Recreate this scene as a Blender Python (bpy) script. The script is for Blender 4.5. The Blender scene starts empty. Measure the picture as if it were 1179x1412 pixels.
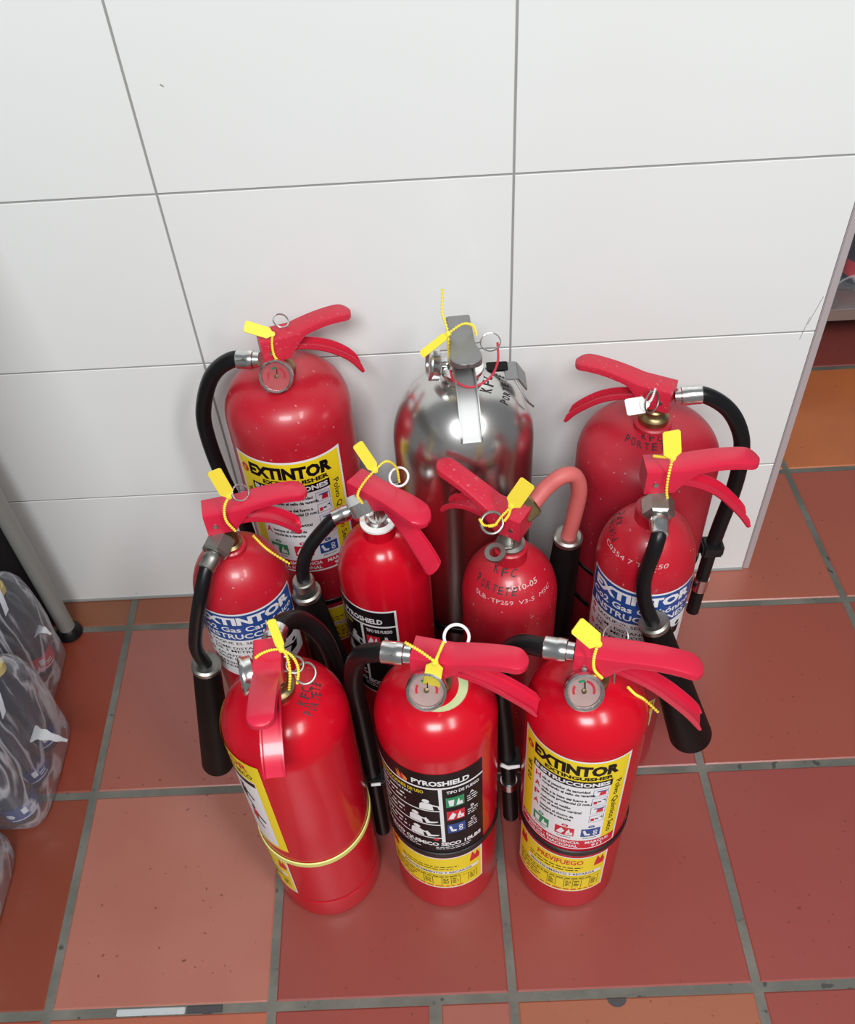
import bpy, bmesh, math, random
from math import sin, cos, pi, radians as R
from mathutils import Vector, Matrix, noise
random.seed(7)
S = bpy.context.scene
COL = S.collection

# ------------------------------------------------------------------ camera, world, lights, exposure
cam = bpy.data.cameras.new('camera'); camo = bpy.data.objects.new('camera', cam); COL.objects.link(camo)
cam.sensor_fit = 'HORIZONTAL'; cam.sensor_width = 36.0; cam.lens = 36.0 * 1292.45 / 1179.0
cam.clip_start = 0.05
camo.location = (0.0373, -1.0321, 1.2908)
camo.rotation_euler = (R(42.9414), R(2.757), R(-1.3383))
S.camera = camo
w = bpy.data.worlds.new('room_light'); S.world = w; w.use_nodes = True
w.node_tree.nodes['Background'].inputs[0].default_value = (0.93, 0.97, 1.0, 1)
w.node_tree.nodes['Background'].inputs[1].default_value = 0.20
def area(name, loc, target, sx, sy, power, color=(1, 1, 1), roll=0):
    l = bpy.data.lights.new(name, 'AREA'); l.shape = 'RECTANGLE'; l.size = sx; l.size_y = sy; l.energy = power; l.color = color
    o = bpy.data.objects.new(name, l); COL.objects.link(o); o.location = loc
    d = Vector(target) - Vector(loc)
    o.rotation_euler = d.to_track_quat('-Z', 'Y').to_euler()
    return o
area('ceiling_lamp', (-0.12, -2.35, 2.65), (-0.12, -1.6, 0), 1.0, 0.7, 84, (0.97, 0.99, 1.0))
area('ceiling_lamp', (1.25, -2.05, 2.65), (1.0, -1.4, 0), 0.35, 1.2, 43, (1.0, 0.98, 0.96))
S.view_settings.view_transform = 'Standard'; S.view_settings.look = 'None'
S.view_settings.gamma = 1.0; S.view_settings.use_curve_mapping = False
S.view_settings.exposure = 0.0

# ------------------------------------------------------------------ materials
def mat(name, col, rough=0.4, metal=0.0, coat=0.0, trans=0.0, spec=0.5, bump=None, var=None, ior=None, objcol=False, specks=None):
    """principled; var=(scale, amount, colour2) mottles the colour, bump=(scale, strength), specks=(scale, threshold, colour)"""
    m = bpy.data.materials.new(name); m.use_nodes = True
    nt = m.node_tree; b = nt.nodes['Principled BSDF']
    b.inputs['Base Color'].default_value = (*col, 1); b.inputs['Roughness'].default_value = rough
    b.inputs['Metallic'].default_value = metal; b.inputs['Specular IOR Level'].default_value = spec
    if coat: b.inputs['Coat Weight'].default_value = coat; b.inputs['Coat Roughness'].default_value = 0.08
    if trans: b.inputs['Transmission Weight'].default_value = trans
    if ior: b.inputs['IOR'].default_value = ior
    src = None
    tc = nt.nodes.new('ShaderNodeTexCoord')
    def nz(scale, detail=4):
        n = nt.nodes.new('ShaderNodeTexNoise'); n.inputs['Scale'].default_value = scale; n.inputs['Detail'].default_value = detail
        nt.links.new(tc.outputs['Object'], n.inputs['Vector']); return n
    if objcol:
        oi = nt.nodes.new('ShaderNodeObjectInfo'); src = oi.outputs['Color']
    def mix(a, bcol, fac):
        x = nt.nodes.new('ShaderNodeMix'); x.data_type = 'RGBA'
        if a is None: x.inputs['A'].default_value = (*col, 1)
        else: nt.links.new(a, x.inputs['A'])
        x.inputs['B'].default_value = (*bcol, 1); nt.links.new(fac, x.inputs['Factor'])
        return x.outputs['Result']
    def ramp(v, lo, hi, top):
        r = nt.nodes.new('ShaderNodeMapRange'); r.inputs['From Min'].default_value = lo; r.inputs['From Max'].default_value = hi
        r.inputs['To Max'].default_value = top; nt.links.new(v, r.inputs['Value']); return r.outputs['Result']
    if var:
        src = mix(src, var[2], ramp(nz(var[0]).outputs['Fac'], 0.42, 0.72, var[1]))
    if specks:
        src = mix(src, specks[2], ramp(nz(specks[0], 2).outputs['Fac'], specks[1], specks[1] + 0.04, 0.8))
    if src is not None: nt.links.new(src, b.inputs['Base Color'])
    if bump:
        bp = nt.nodes.new('ShaderNodeBump'); bp.inputs['Strength'].default_value = bump[1]; bp.inputs['Distance'].default_value = 0.002
        nt.links.new(nz(bump[0]).outputs['Fac'], bp.inputs['Height']); nt.links.new(bp.outputs['Normal'], b.inputs['Normal'])
    return m

M = {}
M['red'] = mat('red_enamel', (0.53, 0.004, 0.016), 0.22, coat=0.08, spec=0.3)
M['red_worn'] = mat('worn_red_enamel', (0.46, 0.008, 0.022), 0.36, coat=0.15, var=(18, 0.35, (0.40, 0.05, 0.06)), specks=(160, 0.70, (0.55, 0.25, 0.25)))
M['red_dusty'] = mat('dusty_red_enamel', (0.42, 0.010, 0.026), 0.42, var=(9, 0.4, (0.36, 0.05, 0.07)), specks=(220, 0.71, (0.5, 0.3, 0.3)))
M['lever'] = mat('red_coated_lever', (0.60, 0.014, 0.048), 0.34, coat=0.2)
M['lever_worn'] = mat('scuffed_red_lever', (0.56, 0.018, 0.045), 0.42, specks=(260, 0.66, (0.55, 0.15, 0.16)))
M['steel'] = mat('polished_stainless', (0.70, 0.69, 0.67), 0.25, 1.0, bump=(60, 0.04))
M['satin'] = mat('satin_steel', (0.36, 0.36, 0.36), 0.55, 1.0)
M['dialred'] = mat('red_dial_face', (0.52, 0.06, 0.07), 0.4)
M['chrome'] = mat('bright_plated_metal', (0.78, 0.78, 0.77), 0.22, 1.0)
M['zinc'] = mat('dull_zinc', (0.42, 0.42, 0.39), 0.42, 1.0, var=(60, 0.4, (0.25, 0.24, 0.21)))
M['oldbrass'] = mat('tarnished_brass', (0.36, 0.27, 0.13), 0.4, 1.0, var=(80, 0.5, (0.12, 0.10, 0.07)))
M['black'] = mat('black_rubber', (0.007, 0.007, 0.008), 0.34, spec=0.3)
M['hornblack'] = mat('matt_black_horn', (0.006, 0.005, 0.005), 0.5, spec=0.15, var=(30, 0.2, (0.02, 0.017, 0.017)))
M['pinkhose'] = mat('faded_red_hose', (0.58, 0.13, 0.12), 0.55, var=(25, 0.4, (0.45, 0.09, 0.09)))
M['yellow'] = mat('yellow_seal_plastic', (0.90, 0.72, 0.06), 0.42)
M['yelband'] = mat('pale_yellow_band', (0.66, 0.66, 0.20), 0.5)
M['whitetag'] = mat('white_tag_plastic', (0.80, 0.80, 0.78), 0.45)
M['whitering'] = mat('white_coated_ring', (0.80, 0.78, 0.78), 0.35)
M['redwire'] = mat('red_wire', (0.55, 0.02, 0.05), 0.4)
M['ink'] = mat('black_marker', (0.03, 0.02, 0.025), 0.6)
M['stamp'] = mat('bare_metal_stamp', (0.62, 0.40, 0.40), 0.5)
M['lwhite'] = mat('label_white', (0.80, 0.80, 0.82), 0.35, spec=0.25)
M['lyellow'] = mat('label_yellow', (0.86, 0.66, 0.02), 0.35, spec=0.25)
M['lblack'] = mat('label_black', (0.008, 0.006, 0.007), 0.35, spec=0.1)
M['lred'] = mat('label_red', (0.60, 0.015, 0.035), 0.35, spec=0.25)
M['lgreen'] = mat('label_green', (0.01, 0.26, 0.10), 0.35, spec=0.25)
M['lblue'] = mat('label_blue', (0.018, 0.07, 0.28), 0.35, spec=0.25)
M['lorange'] = mat('label_orange', (0.80, 0.25, 0.03), 0.35)
M['dialface'] = mat('dial_face', (0.46, 0.31, 0.29), 0.5)
M['olive'] = mat('pale_green_collar', (0.50, 0.58, 0.30), 0.5)
M['lens'] = mat('gauge_lens', (1, 1, 1), 0.03, trans=1.0, ior=1.45)
M['walltile'] = mat('glazed_white_wall_tile', (0.79, 0.815, 0.805), 0.26, var=(2.5, 0.5, (0.77, 0.78, 0.76)))
M['wallgrout'] = mat('grey_wall_grout', (0.30, 0.30, 0.29), 0.85)
M['floortile'] = mat('red_quarry_tile', (0.36, 0.075, 0.05), 0.33, spec=0.8, objcol=True, var=(6, 0.28, (0.26, 0.07, 0.045)), specks=(120, 0.70, (0.12, 0.03, 0.02)), bump=(60, 0.12))
M['floorgrout'] = mat('dirty_grey_floor_grout', (0.105, 0.105, 0.09), 0.75, var=(14, 0.7, (0.20, 0.19, 0.16)), specks=(45, 0.66, (0.03, 0.03, 0.03)), bump=(120, 0.4))
M['filler'] = mat('white_grout_filler', (0.42, 0.45, 0.46), 0.6, bump=(90, 0.4))
M['tar'] = mat('dark_grout_filler', (0.05, 0.045, 0.05), 0.6)
M['trim'] = mat('corner_guard_metal', (0.50, 0.45, 0.46), 0.45, 0.2)
M['tablesteel'] = mat('brushed_table_steel', (0.42, 0.42, 0.40), 0.42, 0.8, bump=(140, 0.04))
M['legsteel'] = mat('matt_grey_leg_steel', (0.27, 0.28, 0.265), 0.5, 0.15)
M['darkbox'] = mat('dark_panel_black', (0.010, 0.009, 0.010), 0.6)
M['cola'] = mat('dark_bottle', (0.006, 0.011, 0.026), 0.12, coat=0.4)
M['cap'] = mat('yellow_bottle_cap', (0.80, 0.62, 0.16), 0.4)
M['capbeige'] = mat('tan_bottle_cap', (0.62, 0.42, 0.18), 0.4)
M['navy'] = mat('navy_bottle_label', (0.02, 0.05, 0.20), 0.35)
M['paper'] = mat('white_paper_tag', (0.82, 0.82, 0.84), 0.6)
def film_mat():
    m = bpy.data.materials.new('clear_plastic_film'); m.use_nodes = True; nt = m.node_tree; nt.nodes.clear()
    out = nt.nodes.new('ShaderNodeOutputMaterial'); tr = nt.nodes.new('ShaderNodeBsdfTransparent')
    tr.inputs[0].default_value = (0.90, 0.92, 0.95, 1)
    pr = nt.nodes.new('ShaderNodeBsdfPrincipled'); pr.inputs['Base Color'].default_value = (0.70, 0.72, 0.78, 1); pr.inputs['Roughness'].default_value = 0.22
    tc = nt.nodes.new('ShaderNodeTexCoord'); mp = nt.nodes.new('ShaderNodeMapping'); mp.inputs['Scale'].default_value = (1, 1, 0.6)
    n = nt.nodes.new('ShaderNodeTexNoise'); n.inputs['Scale'].default_value = 8; n.inputs['Detail'].default_value = 3; n.inputs['Distortion'].default_value = 1.2
    nt.links.new(tc.outputs['Object'], mp.inputs[0]); nt.links.new(mp.outputs[0], n.inputs['Vector'])
    # thin creases: distance of the noise from its middle
    s = nt.nodes.new('ShaderNodeMath'); s.operation = 'SUBTRACT'; s.inputs[1].default_value = 0.5; nt.links.new(n.outputs['Fac'], s.inputs[0])
    a = nt.nodes.new('ShaderNodeMath'); a.operation = 'ABSOLUTE'; nt.links.new(s.outputs[0], a.inputs[0])
    r = nt.nodes.new('ShaderNodeMapRange'); r.inputs['From Min'].default_value = 0.0; r.inputs['From Max'].default_value = 0.035
    r.inputs['To Min'].default_value = 0.48; r.inputs['To Max'].default_value = 0.04; nt.links.new(a.outputs[0], r.inputs['Value'])
    lw = nt.nodes.new('ShaderNodeLayerWeight'); lw.inputs[0].default_value = 0.14
    ad = nt.nodes.new('ShaderNodeMath'); ad.operation = 'MULTIPLY_ADD'; ad.inputs[1].default_value = 0.6; ad.use_clamp = True
    nt.links.new(lw.outputs['Facing'], ad.inputs[0]); nt.links.new(r.outputs['Result'], ad.inputs[2])
    bp = nt.nodes.new('ShaderNodeBump'); bp.inputs['Strength'].default_value = 0.7; bp.inputs['Distance'].default_value = 0.006
    nt.links.new(n.outputs['Fac'], bp.inputs['Height']); nt.links.new(bp.outputs[0], pr.inputs['Normal'])
    mx = nt.nodes.new('ShaderNodeMixShader'); nt.links.new(ad.outputs[0], mx.inputs[0]); nt.links.new(tr.outputs[0], mx.inputs[1]); nt.links.new(pr.outputs[0], mx.inputs[2])
    nt.links.new(mx.outputs[0], out.inputs[0]); return m
M['film'] = film_mat()
M['filmwhite'] = mat('bunched_plastic_film', (0.66, 0.67, 0.70), 0.3, trans=0.25, bump=(60, 0.5))

# ------------------------------------------------------------------ mesh helpers
class MB:
    def __init__(s): s.v = []; s.f = []; s.m = []; s.mats = []
    def mi(s, name):
        if name not in s.mats: s.mats.append(name)
        return s.mats.index(name)
    def add(s, verts, faces, m, X=None):
        o = len(s.v); k = s.mi(m)
        s.v += [tuple(X @ Vector(p)) if X is not None else tuple(p) for p in verts]
        s.f += [tuple(i + o for i in f) for f in faces]; s.m += [k] * len(faces); return s
    def build(s, name, parent=None, angle=35, smooth=True):
        me = bpy.data.meshes.new(name); me.from_pydata(s.v, [], s.f); me.update()
        for n in s.mats: me.materials.append(M[n])
        me.polygons.foreach_set('material_index', s.m)
        if smooth:
            me.polygons.foreach_set('use_smooth', [True] * len(s.f)); me.set_sharp_from_angle(angle=R(angle))
        o = bpy.data.objects.new(name, me); COL.objects.link(o)
        if parent is not None: o.parent = parent
        return o
    def lathe(s, prof, m, n=48, X=None, cap0=True, cap1=True):
        v = []; f = []
        for r, z in prof:
            v += [(r * cos(2 * pi * i / n), r * sin(2 * pi * i / n), z) for i in range(n)]
        for j in range(len(prof) - 1):
            f += [(j * n + i, j * n + (i + 1) % n, (j + 1) * n + (i + 1) % n, (j + 1) * n + i) for i in range(n)]
        if cap0: f.append(tuple(range(n))[::-1])
        if cap1: f.append(tuple((len(prof) - 1) * n + i for i in range(n)))
        return s.add(v, f, m, X)
    def box(s, c, d, m, X=None, bev=0.0):
        bm = bmesh.new(); bmesh.ops.create_cube(bm, size=1)
        for q in bm.verts: q.co = Vector((q.co.x * d[0] + c[0], q.co.y * d[1] + c[1], q.co.z * d[2] + c[2]))
        if bev: bmesh.ops.bevel(bm, geom=bm.edges[:], offset=bev, segments=2, affect='EDGES')
        return s.bm(bm, m, X)
    def bm(s, bm, m, X=None):
        bm.verts.index_update()
        s.add([q.co.copy() for q in bm.verts], [[q.index for q in f.verts] for f in bm.faces], m, X); bm.free(); return s
    def tube(s, pts, rad, m, n=14, X=None, caps=True, closed=False):
        """rad: number or list per point"""
        P = [Vector(p) for p in pts]; k = len(P)
        rr = rad if isinstance(rad, (list, tuple)) else [rad] * k
        v = []; f = []
        def tan(i):
            if closed: return (P[(i + 1) % k] - P[i - 1]).normalized()
            return (P[min(i + 1, k - 1)] - P[max(i - 1, 0)]).normalized()
        t0 = tan(0); nrm = t0.orthogonal().normalized()
        for i in range(k):
            t = tan(i); nrm = (nrm - t * nrm.dot(t)).normalized(); b = t.cross(nrm)
            v += [P[i] + (nrm * cos(2 * pi * j / n) + b * sin(2 * pi * j / n)) * rr[i] for j in range(n)]
        for i in range(k if closed else k - 1):
            i2 = (i + 1) % k
            f += [(i * n + j, i * n + (j + 1) % n, i2 * n + (j + 1) % n, i2 * n + j) for j in range(n)]
        if caps and not closed: f.append(tuple(range(n))[::-1]); f.append(tuple((k - 1) * n + j for j in range(n)))
        return s.add(v, f, m, X)
    def prism(s, poly, h, m, X=None):
        k = len(poly); v = [(x, y, 0) for x, y in poly] + [(x, y, h) for x, y in poly]
        return s.add(v, [tuple(range(k))[::-1], tuple(range(k, 2 * k))] + [(i, (i + 1) % k, k + (i + 1) % k, k + i) for i in range(k)], m, X)

def spline(pts, n=8):
    P = [Vector(p) for p in pts]; P = [P[0] * 2 - P[1]] + P + [P[-1] * 2 - P[-2]]; out = []
    for i in range(1, len(P) - 2):
        a, b, c, d = P[i - 1:i + 3]
        for j in range(n):
            t = j / n
            out.append(0.5 * ((2 * b) + (c - a) * t + (2 * a - 5 * b + 4 * c - d) * t * t + (3 * b - a - 3 * c + d) * t ** 3))
    out.append(P[-2]); return out
def align(p, d):
    """matrix: local z along d at p"""
    q = Vector(d).to_track_quat('Z', 'Y'); return Matrix.Translation(Vector(p)) @ q.to_matrix().to_4x4()
def empty(name, loc, label, cat, group=None):
    o = bpy.data.objects.new(name, None); COL.objects.link(o); o.location = loc; o.empty_display_size = 0.05
    return tag(o, label, cat, group)
def tag(o, label, cat, group=None):
    o['label'] = label; o['category'] = cat
    if group: o['group'] = group
    return o

# ------------------------------------------------------------------ text and labels
_tc = {}
def text_geo(st, bold):
    k = (st, bold)
    if k not in _tc:
        c = bpy.data.curves.new('t', 'FONT'); c.body = st; c.resolution_u = 2; c.size = 1.0; c.offset = 0.022 * bold
        o = bpy.data.objects.new('t', c); COL.objects.link(o)
        me = bpy.data.meshes.new_from_object(o)
        vs = [(q.co.x, q.co.y) for q in me.vertices]; fs = [tuple(p.vertices) for p in me.polygons]
        bpy.data.objects.remove(o); bpy.data.curves.remove(c); bpy.data.meshes.remove(me)
        xs = [q[0] for q in vs] or [0, 1]
        _tc[k] = (vs, fs, min(xs), max(xs))
    return _tc[k]
class Sheet:
    """flat print in (u, v) metres, then wrapped by a mapping (u, v, lift) -> point"""
    def __init__(s, fmap, step=0.0035): s.g = []; s.map = fmap; s.step = step
    def poly(s, pts, m, layer): s.g.append(([tuple(p) for p in pts], [tuple(range(len(pts)))], m, layer))
    def rect(s, u0, v0, u1, v1, m, layer): s.poly([(u0, v0), (u1, v0), (u1, v1), (u0, v1)], m, layer)
    def frame(s, u0, v0, u1, v1, t, m, layer):
        s.rect(u0, v0, u1, v0 + t, m, layer); s.rect(u0, v1 - t, u1, v1, m, layer); s.rect(u0, v0 + t, u0 + t, v1 - t, m, layer); s.rect(u1 - t, v0 + t, u1, v1 - t, m, layer)
    def disc(s, u, v, r, m, layer, n=12, ry=None): s.poly([(u + r * cos(2 * pi * i / n), v + (ry or r) * sin(2 * pi * i / n)) for i in range(n)], m, layer)
    def text(s, st, u, v, h, m, layer, width=None, rot=0, bold=1, anchor='l'):
        """cap height h; (u, v) = left (or centre) of baseline; width fits the run"""
        vs, fs, x0, x1 = text_geo(st, bold); k = h / 0.70
        kx = width / (x1 - x0) if width else k
        L = (x1 - x0) * kx; off = -L / 2 if anchor == 'c' else 0.0
        c, sn = cos(R(rot)), sin(R(rot)); out = []
        for x, y in vs:
            a = (x - x0) * kx + off; b = y * k
            out.append((u + a * c - b * sn, v + a * sn + b * c))
        s.g.append((out, fs, m, layer))
    def lines(s, u, v, w, n, gap, h, m, layer, rnd):
        """rows of tiny print too small to read, as word-long dashes"""
        for i in range(n):
            x = u; end = u + w * rnd.uniform(0.8, 1.0)
            while x < end:
                l = min(rnd.uniform(1.2, 4.5) * h, end - x)
                s.rect(x, v - i * gap, x + l, v - i * gap + h, m, layer); x += l + h * 0.8
    def build(s, name, parent):
        mb = MB()
        for pts, fs, m, layer in s.g:
            us = [p[0] for p in pts]
            if not us: continue
            if max(us) - min(us) > s.step:
                bm = bmesh.new(); V = [bm.verts.new((p[0], p[1], 0)) for p in pts]
                for f in fs:
                    try: bm.faces.new([V[i] for i in f])
                    except ValueError: pass
                k = math.floor(min(us) / s.step) + 1
                while k * s.step < max(us):
                    bmesh.ops.bisect_plane(bm, geom=bm.verts[:] + bm.edges[:] + bm.faces[:], plane_co=(k * s.step, 0, 0), plane_no=(1, 0, 0)); k += 1
                bm.verts.index_update()
                pts = [(q.co.x, q.co.y) for q in bm.verts]; fs = [tuple(q.index for q in f.verts) for f in bm.faces]; bm.free()
            mb.add([s.map(p[0], p[1], 0.0004 + 0.00014 * layer) for p in pts], fs, m)
        return mb.build(name, parent, smooth=False)
def cyl_map(r, az0, z0):
    """u measured along the circumference from azimuth az0 (degrees), v = height above z0"""
    def f(u, v, l):
        a = R(az0) + u / r; return ((r + l) * cos(a), (r + l) * sin(a), z0 + v)
    return f

# ------------------------------------------------------------------ floor
def floor():
    mb = MB(); mb.box((0.35, 0.15, -0.0265), (3.6, 3.0, 0.05), 'floorgrout')
    fl = mb.build('floor', smooth=False); fl['kind'] = 'structure'
    colx = {-1: (-.819, -.022), 0: (-.5184, -.0215), 1: (-.2271, -.018), 2: (.0826, -.014), 3: (.3933, -.010), 4: (.7005, -.032), 5: (1.003, -.03), 6: (1.306, -.03)}
    rowy = {-1: (-.979, 0), 0: (-.674, 0.0), 1: (-.373, 0), 2: (-.070, -.0098), 3: (.233, 0), 4: (.533, 0), 5: (.836, 0), 6: (1.139, 0)}
    def corner(cl, rl):
        y = rl[0]
        for _ in range(3): x = cl[0] + cl[1] * y; y = rl[0] + rl[1] * x
        return Vector((x, y))
    def tile(c0, c1, r0, r1, colr, g=0.0055):
        q = [corner(c0, r0), corner(c1, r0), corner(c1, r1), corner(c0, r1)]
        cen = sum(q, Vector((0, 0))) / 4
        def inset(d): return [p + Vector((d if p.x < cen.x else -d, d if p.y < cen.y else -d)) for p in q]
        a, b = inset(g), inset(g + 0.0022)
        h = random.uniform(-0.0003, 0.0003)
        v = [(p.x, p.y, -0.012) for p in a] + [(p.x, p.y, -0.0016 + h) for p in a] + [(p.x, p.y, h) for p in b]
        f = [(i, (i + 1) % 4, 4 + (i + 1) % 4, 4 + i) for i in range(4)] + [(4 + i, 4 + (i + 1) % 4, 8 + (i + 1) % 4, 8 + i) for i in range(4)] + [(8, 9, 10, 11)]
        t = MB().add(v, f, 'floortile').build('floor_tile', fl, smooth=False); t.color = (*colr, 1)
    red = (.252, .052, .042); pink = (.36, .130, .104); brick = (.27, .060, .042); orange = (.52, .150, .048); brown = (.22, .066, .024)  # red is darkened a little for shadow over the front centre floor
    cm = {(0, 1): (.29, .088, .068), (0, 0): pink, (1, 0): red, (2, 0): red, (3, 0): red, (3, 1): (.285, .060, .042), (4, 1): brick, (2, 1): red, (4, 0): red,  # pink is a paler tile with the wall's reflected haze mixed in
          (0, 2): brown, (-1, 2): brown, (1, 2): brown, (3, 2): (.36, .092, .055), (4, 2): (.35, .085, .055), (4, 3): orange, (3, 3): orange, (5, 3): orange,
          (-1, 1): (.215, .036, .018), (-1, 0): (.20, .042, .020), (-1, -1): (.24, .045, .026), (0, -1): (.36, .10, .06), (5, 2): red}  # left column tiles carry the table's shade in their colour
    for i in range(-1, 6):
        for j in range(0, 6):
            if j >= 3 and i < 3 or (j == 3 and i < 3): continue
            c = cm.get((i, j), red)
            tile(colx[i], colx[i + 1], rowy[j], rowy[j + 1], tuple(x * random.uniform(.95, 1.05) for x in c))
    # front row is cut narrower pieces
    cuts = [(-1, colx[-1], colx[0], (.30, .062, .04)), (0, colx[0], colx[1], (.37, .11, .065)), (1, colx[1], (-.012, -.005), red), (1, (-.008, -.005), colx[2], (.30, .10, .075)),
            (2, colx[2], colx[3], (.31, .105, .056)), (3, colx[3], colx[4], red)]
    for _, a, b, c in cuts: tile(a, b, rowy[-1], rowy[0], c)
    # repairs in the joint along the front
    MB().box((-.370, -.6745, -.0006), (.088, .0085, .002), 'filler', bev=.0008).build('grout_patch', fl)['label'] = 'pale filler strip in the front joint'
    MB().box((-.301, -.6742, -.0006), (.046, .0088, .0018), 'tar', bev=.0006).build('grout_patch', fl)['label'] = 'dark filler strip in the front joint'
    poly = [(.012 * cos(a), -.010 * sin(a)) for a in [i * pi / 8 for i in range(9)]]
    MB().prism(poly[::-1], .0016, 'tar', Matrix.Translation((.222, -.681, -.0006))).build('grout_patch', fl)['label'] = 'dark half-round chip in a front tile edge'
floor()

# ------------------------------------------------------------------ wall
def wall():
    T = 0.12; XE = 0.549; XL = -1.45
    mb = MB(); mb.box(((XL + XE) / 2, T / 2 + .0014, .70), (XE - XL, T, 1.44), 'wallgrout')
    wl = mb.build('wall_back', smooth=False); wl['kind'] = 'structure'
    vx = [-1.129, -.7065, -.2835, .1365, XE]; vz = [0.0, .254, .504, .754, 1.004, 1.254]
    for i in range(4):
        for j in range(5):
            x0, x1 = vx[i], vx[i + 1]; z0, z1 = vz[j], vz[j + 1]; g = .0014
            if i == 0: x0 = XL
            a = [(x0 + g, z0 + g), (x1 - (g if i < 3 else 0), z0 + g), (x1 - (g if i < 3 else 0), z1 - g), (x0 + g, z1 - g)]
            cx, cz = (x0 + x1) / 2, (z0 + z1) / 2; e = .0005
            b = [(x + (e if x < cx else -e), z + (e if z < cz else -e)) for x, z in a]
            v = [(x, .006, z) for x, z in a] + [(x, .0005, z) for x, z in a] + [(x, 0.0, z) for x, z in b]
            f = [(k, (k + 1) % 4, 4 + (k + 1) % 4, 4 + k) for k in range(4)] + [(4 + k, 4 + (k + 1) % 4, 8 + (k + 1) % 4, 8 + k) for k in range(4)] + [(8, 9, 10, 11)]
            MB().add(v, f, 'walltile').build('wall_tile', wl, smooth=False)
    # bead of pale grout at the foot of the wall
    MB().box(((XL + XE) / 2, -.0015, .0015), (XE - XL, .005, .004), 'wallgrout', bev=.001).build('base_grout', wl)
    # small marks on the tiles
    sc = MB()
    for a, b in (((.536, .516), (.550 - .004, .560)), ((.531, .492), (.5365, .528))): sc.tube([(a[0], -.0001, a[1]), (b[0], -.0001, b[1])], .0004, 'wallgrout', 6)
    sc.tube([(-.247, -.0001, .880), (-.2435, -.0001, .8775)], .0008, 'wallgrout', 6); sc.tube([(-.515, -.0001, .012), (-.512, -.0001, .012)], .0007, 'wallgrout', 6)
    sc.build('scuff_mark', wl)
    tr = MB(); tr.box((XE + .0062, .001, .63), (.011, .004, 1.26), 'trim', bev=.0012); tr.box((XE + .0107, T / 2 + .003, .63), (.002, T, 1.26), 'trim')
    t = tr.build('trim_1'); t['kind'] = 'structure'
wall()

# ------------------------------------------------------------------ extinguisher parts
def body_profile(r, zs, zt, rn, p=2.4, q=2.0, seam=None):
    pr = [(r * .55, 0.0), (r - .010, 0.0), (r - .004, .0015), (r - .001, .006), (r, .012)]
    if seam: pr += [(r, seam - .006), (r, seam - .0015), (r - .0008, seam), (r, seam + .0015), (r, seam + .006)]
    pr.append((r, zs * .6))
    N = 18
    for i in range(N + 1):
        a = (pi / 2) * i / N; x = cos(a); rho = r * x
        if rho < rn: break
        pr.append((rho, zs + (zt - zs) * (1 - x ** p) ** (1 / q)))
    pr.append((rn, zs + (zt - zs) * (1 - (rn / r) ** p) ** (1 / q)))
    return pr
def dome_map(pr, zs, az0, rho0, rot=0.0):
    """print on the dome: origin at azimuth az0, radius rho0; v runs up towards the neck; rot turns the writing"""
    d = [p for p in pr if p[1] >= zs * .59]
    L = [0.0]
    for a, b in zip(d, d[1:]): L.append(L[-1] + math.hypot(b[0] - a[0], b[1] - a[1]))
    def at(s):
        s = max(0.0, min(L[-1] - 1e-6, s))
        for i in range(len(L) - 1):
            if s <= L[i + 1] or i == len(L) - 2:
                t = (s - L[i]) / (L[i + 1] - L[i]); a, b = d[i], d[i + 1]
                tx, tz = b[0] - a[0], b[1] - a[1]; n = math.hypot(tx, tz)
                return a[0] + tx * t, a[1] + tz * t, tz / n, -tx / n
    s0 = next((L[i] for i in range(len(d)) if d[i][0] <= rho0), L[-1])
    c, sn = cos(R(rot)), sin(R(rot)); rr = rho0
    def f(u, v, l):
        a, b = u * c - v * sn, u * sn + v * c
        rho, z, nx, nz = at(s0 + b); ang = R(az0) + a / max(rho, .012)
        return ((rho + nx * l) * cos(ang), (rho + nx * l) * sin(ang), z + nz * l)
    return f
def marker(root, pr, zs, rows, name='marker_writing', m='ink'):
    """rows: (text, az, rho, rot, letter height, width)"""
    mb = None
    for st, az, rho, rot, h, wd in rows:
        sh = Sheet(dome_map(pr, zs, az, rho, rot), .003)
        n = len(st); rnd = random.Random(sum(map(ord, st)) + int(az))
        for i, ch in enumerate(st):
            if ch == ' ': continue
            sh.text(ch, -wd / 2 + wd * (i + .1) / n, rnd.uniform(-.0007, .0007), h * rnd.uniform(.9, 1.1), m, 1, width=wd / n * (.66 if ch not in 'I1' else .2), rot=rnd.uniform(-7, 7), bold=0.6)
        o = sh.build(name, root)
    return o

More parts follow.
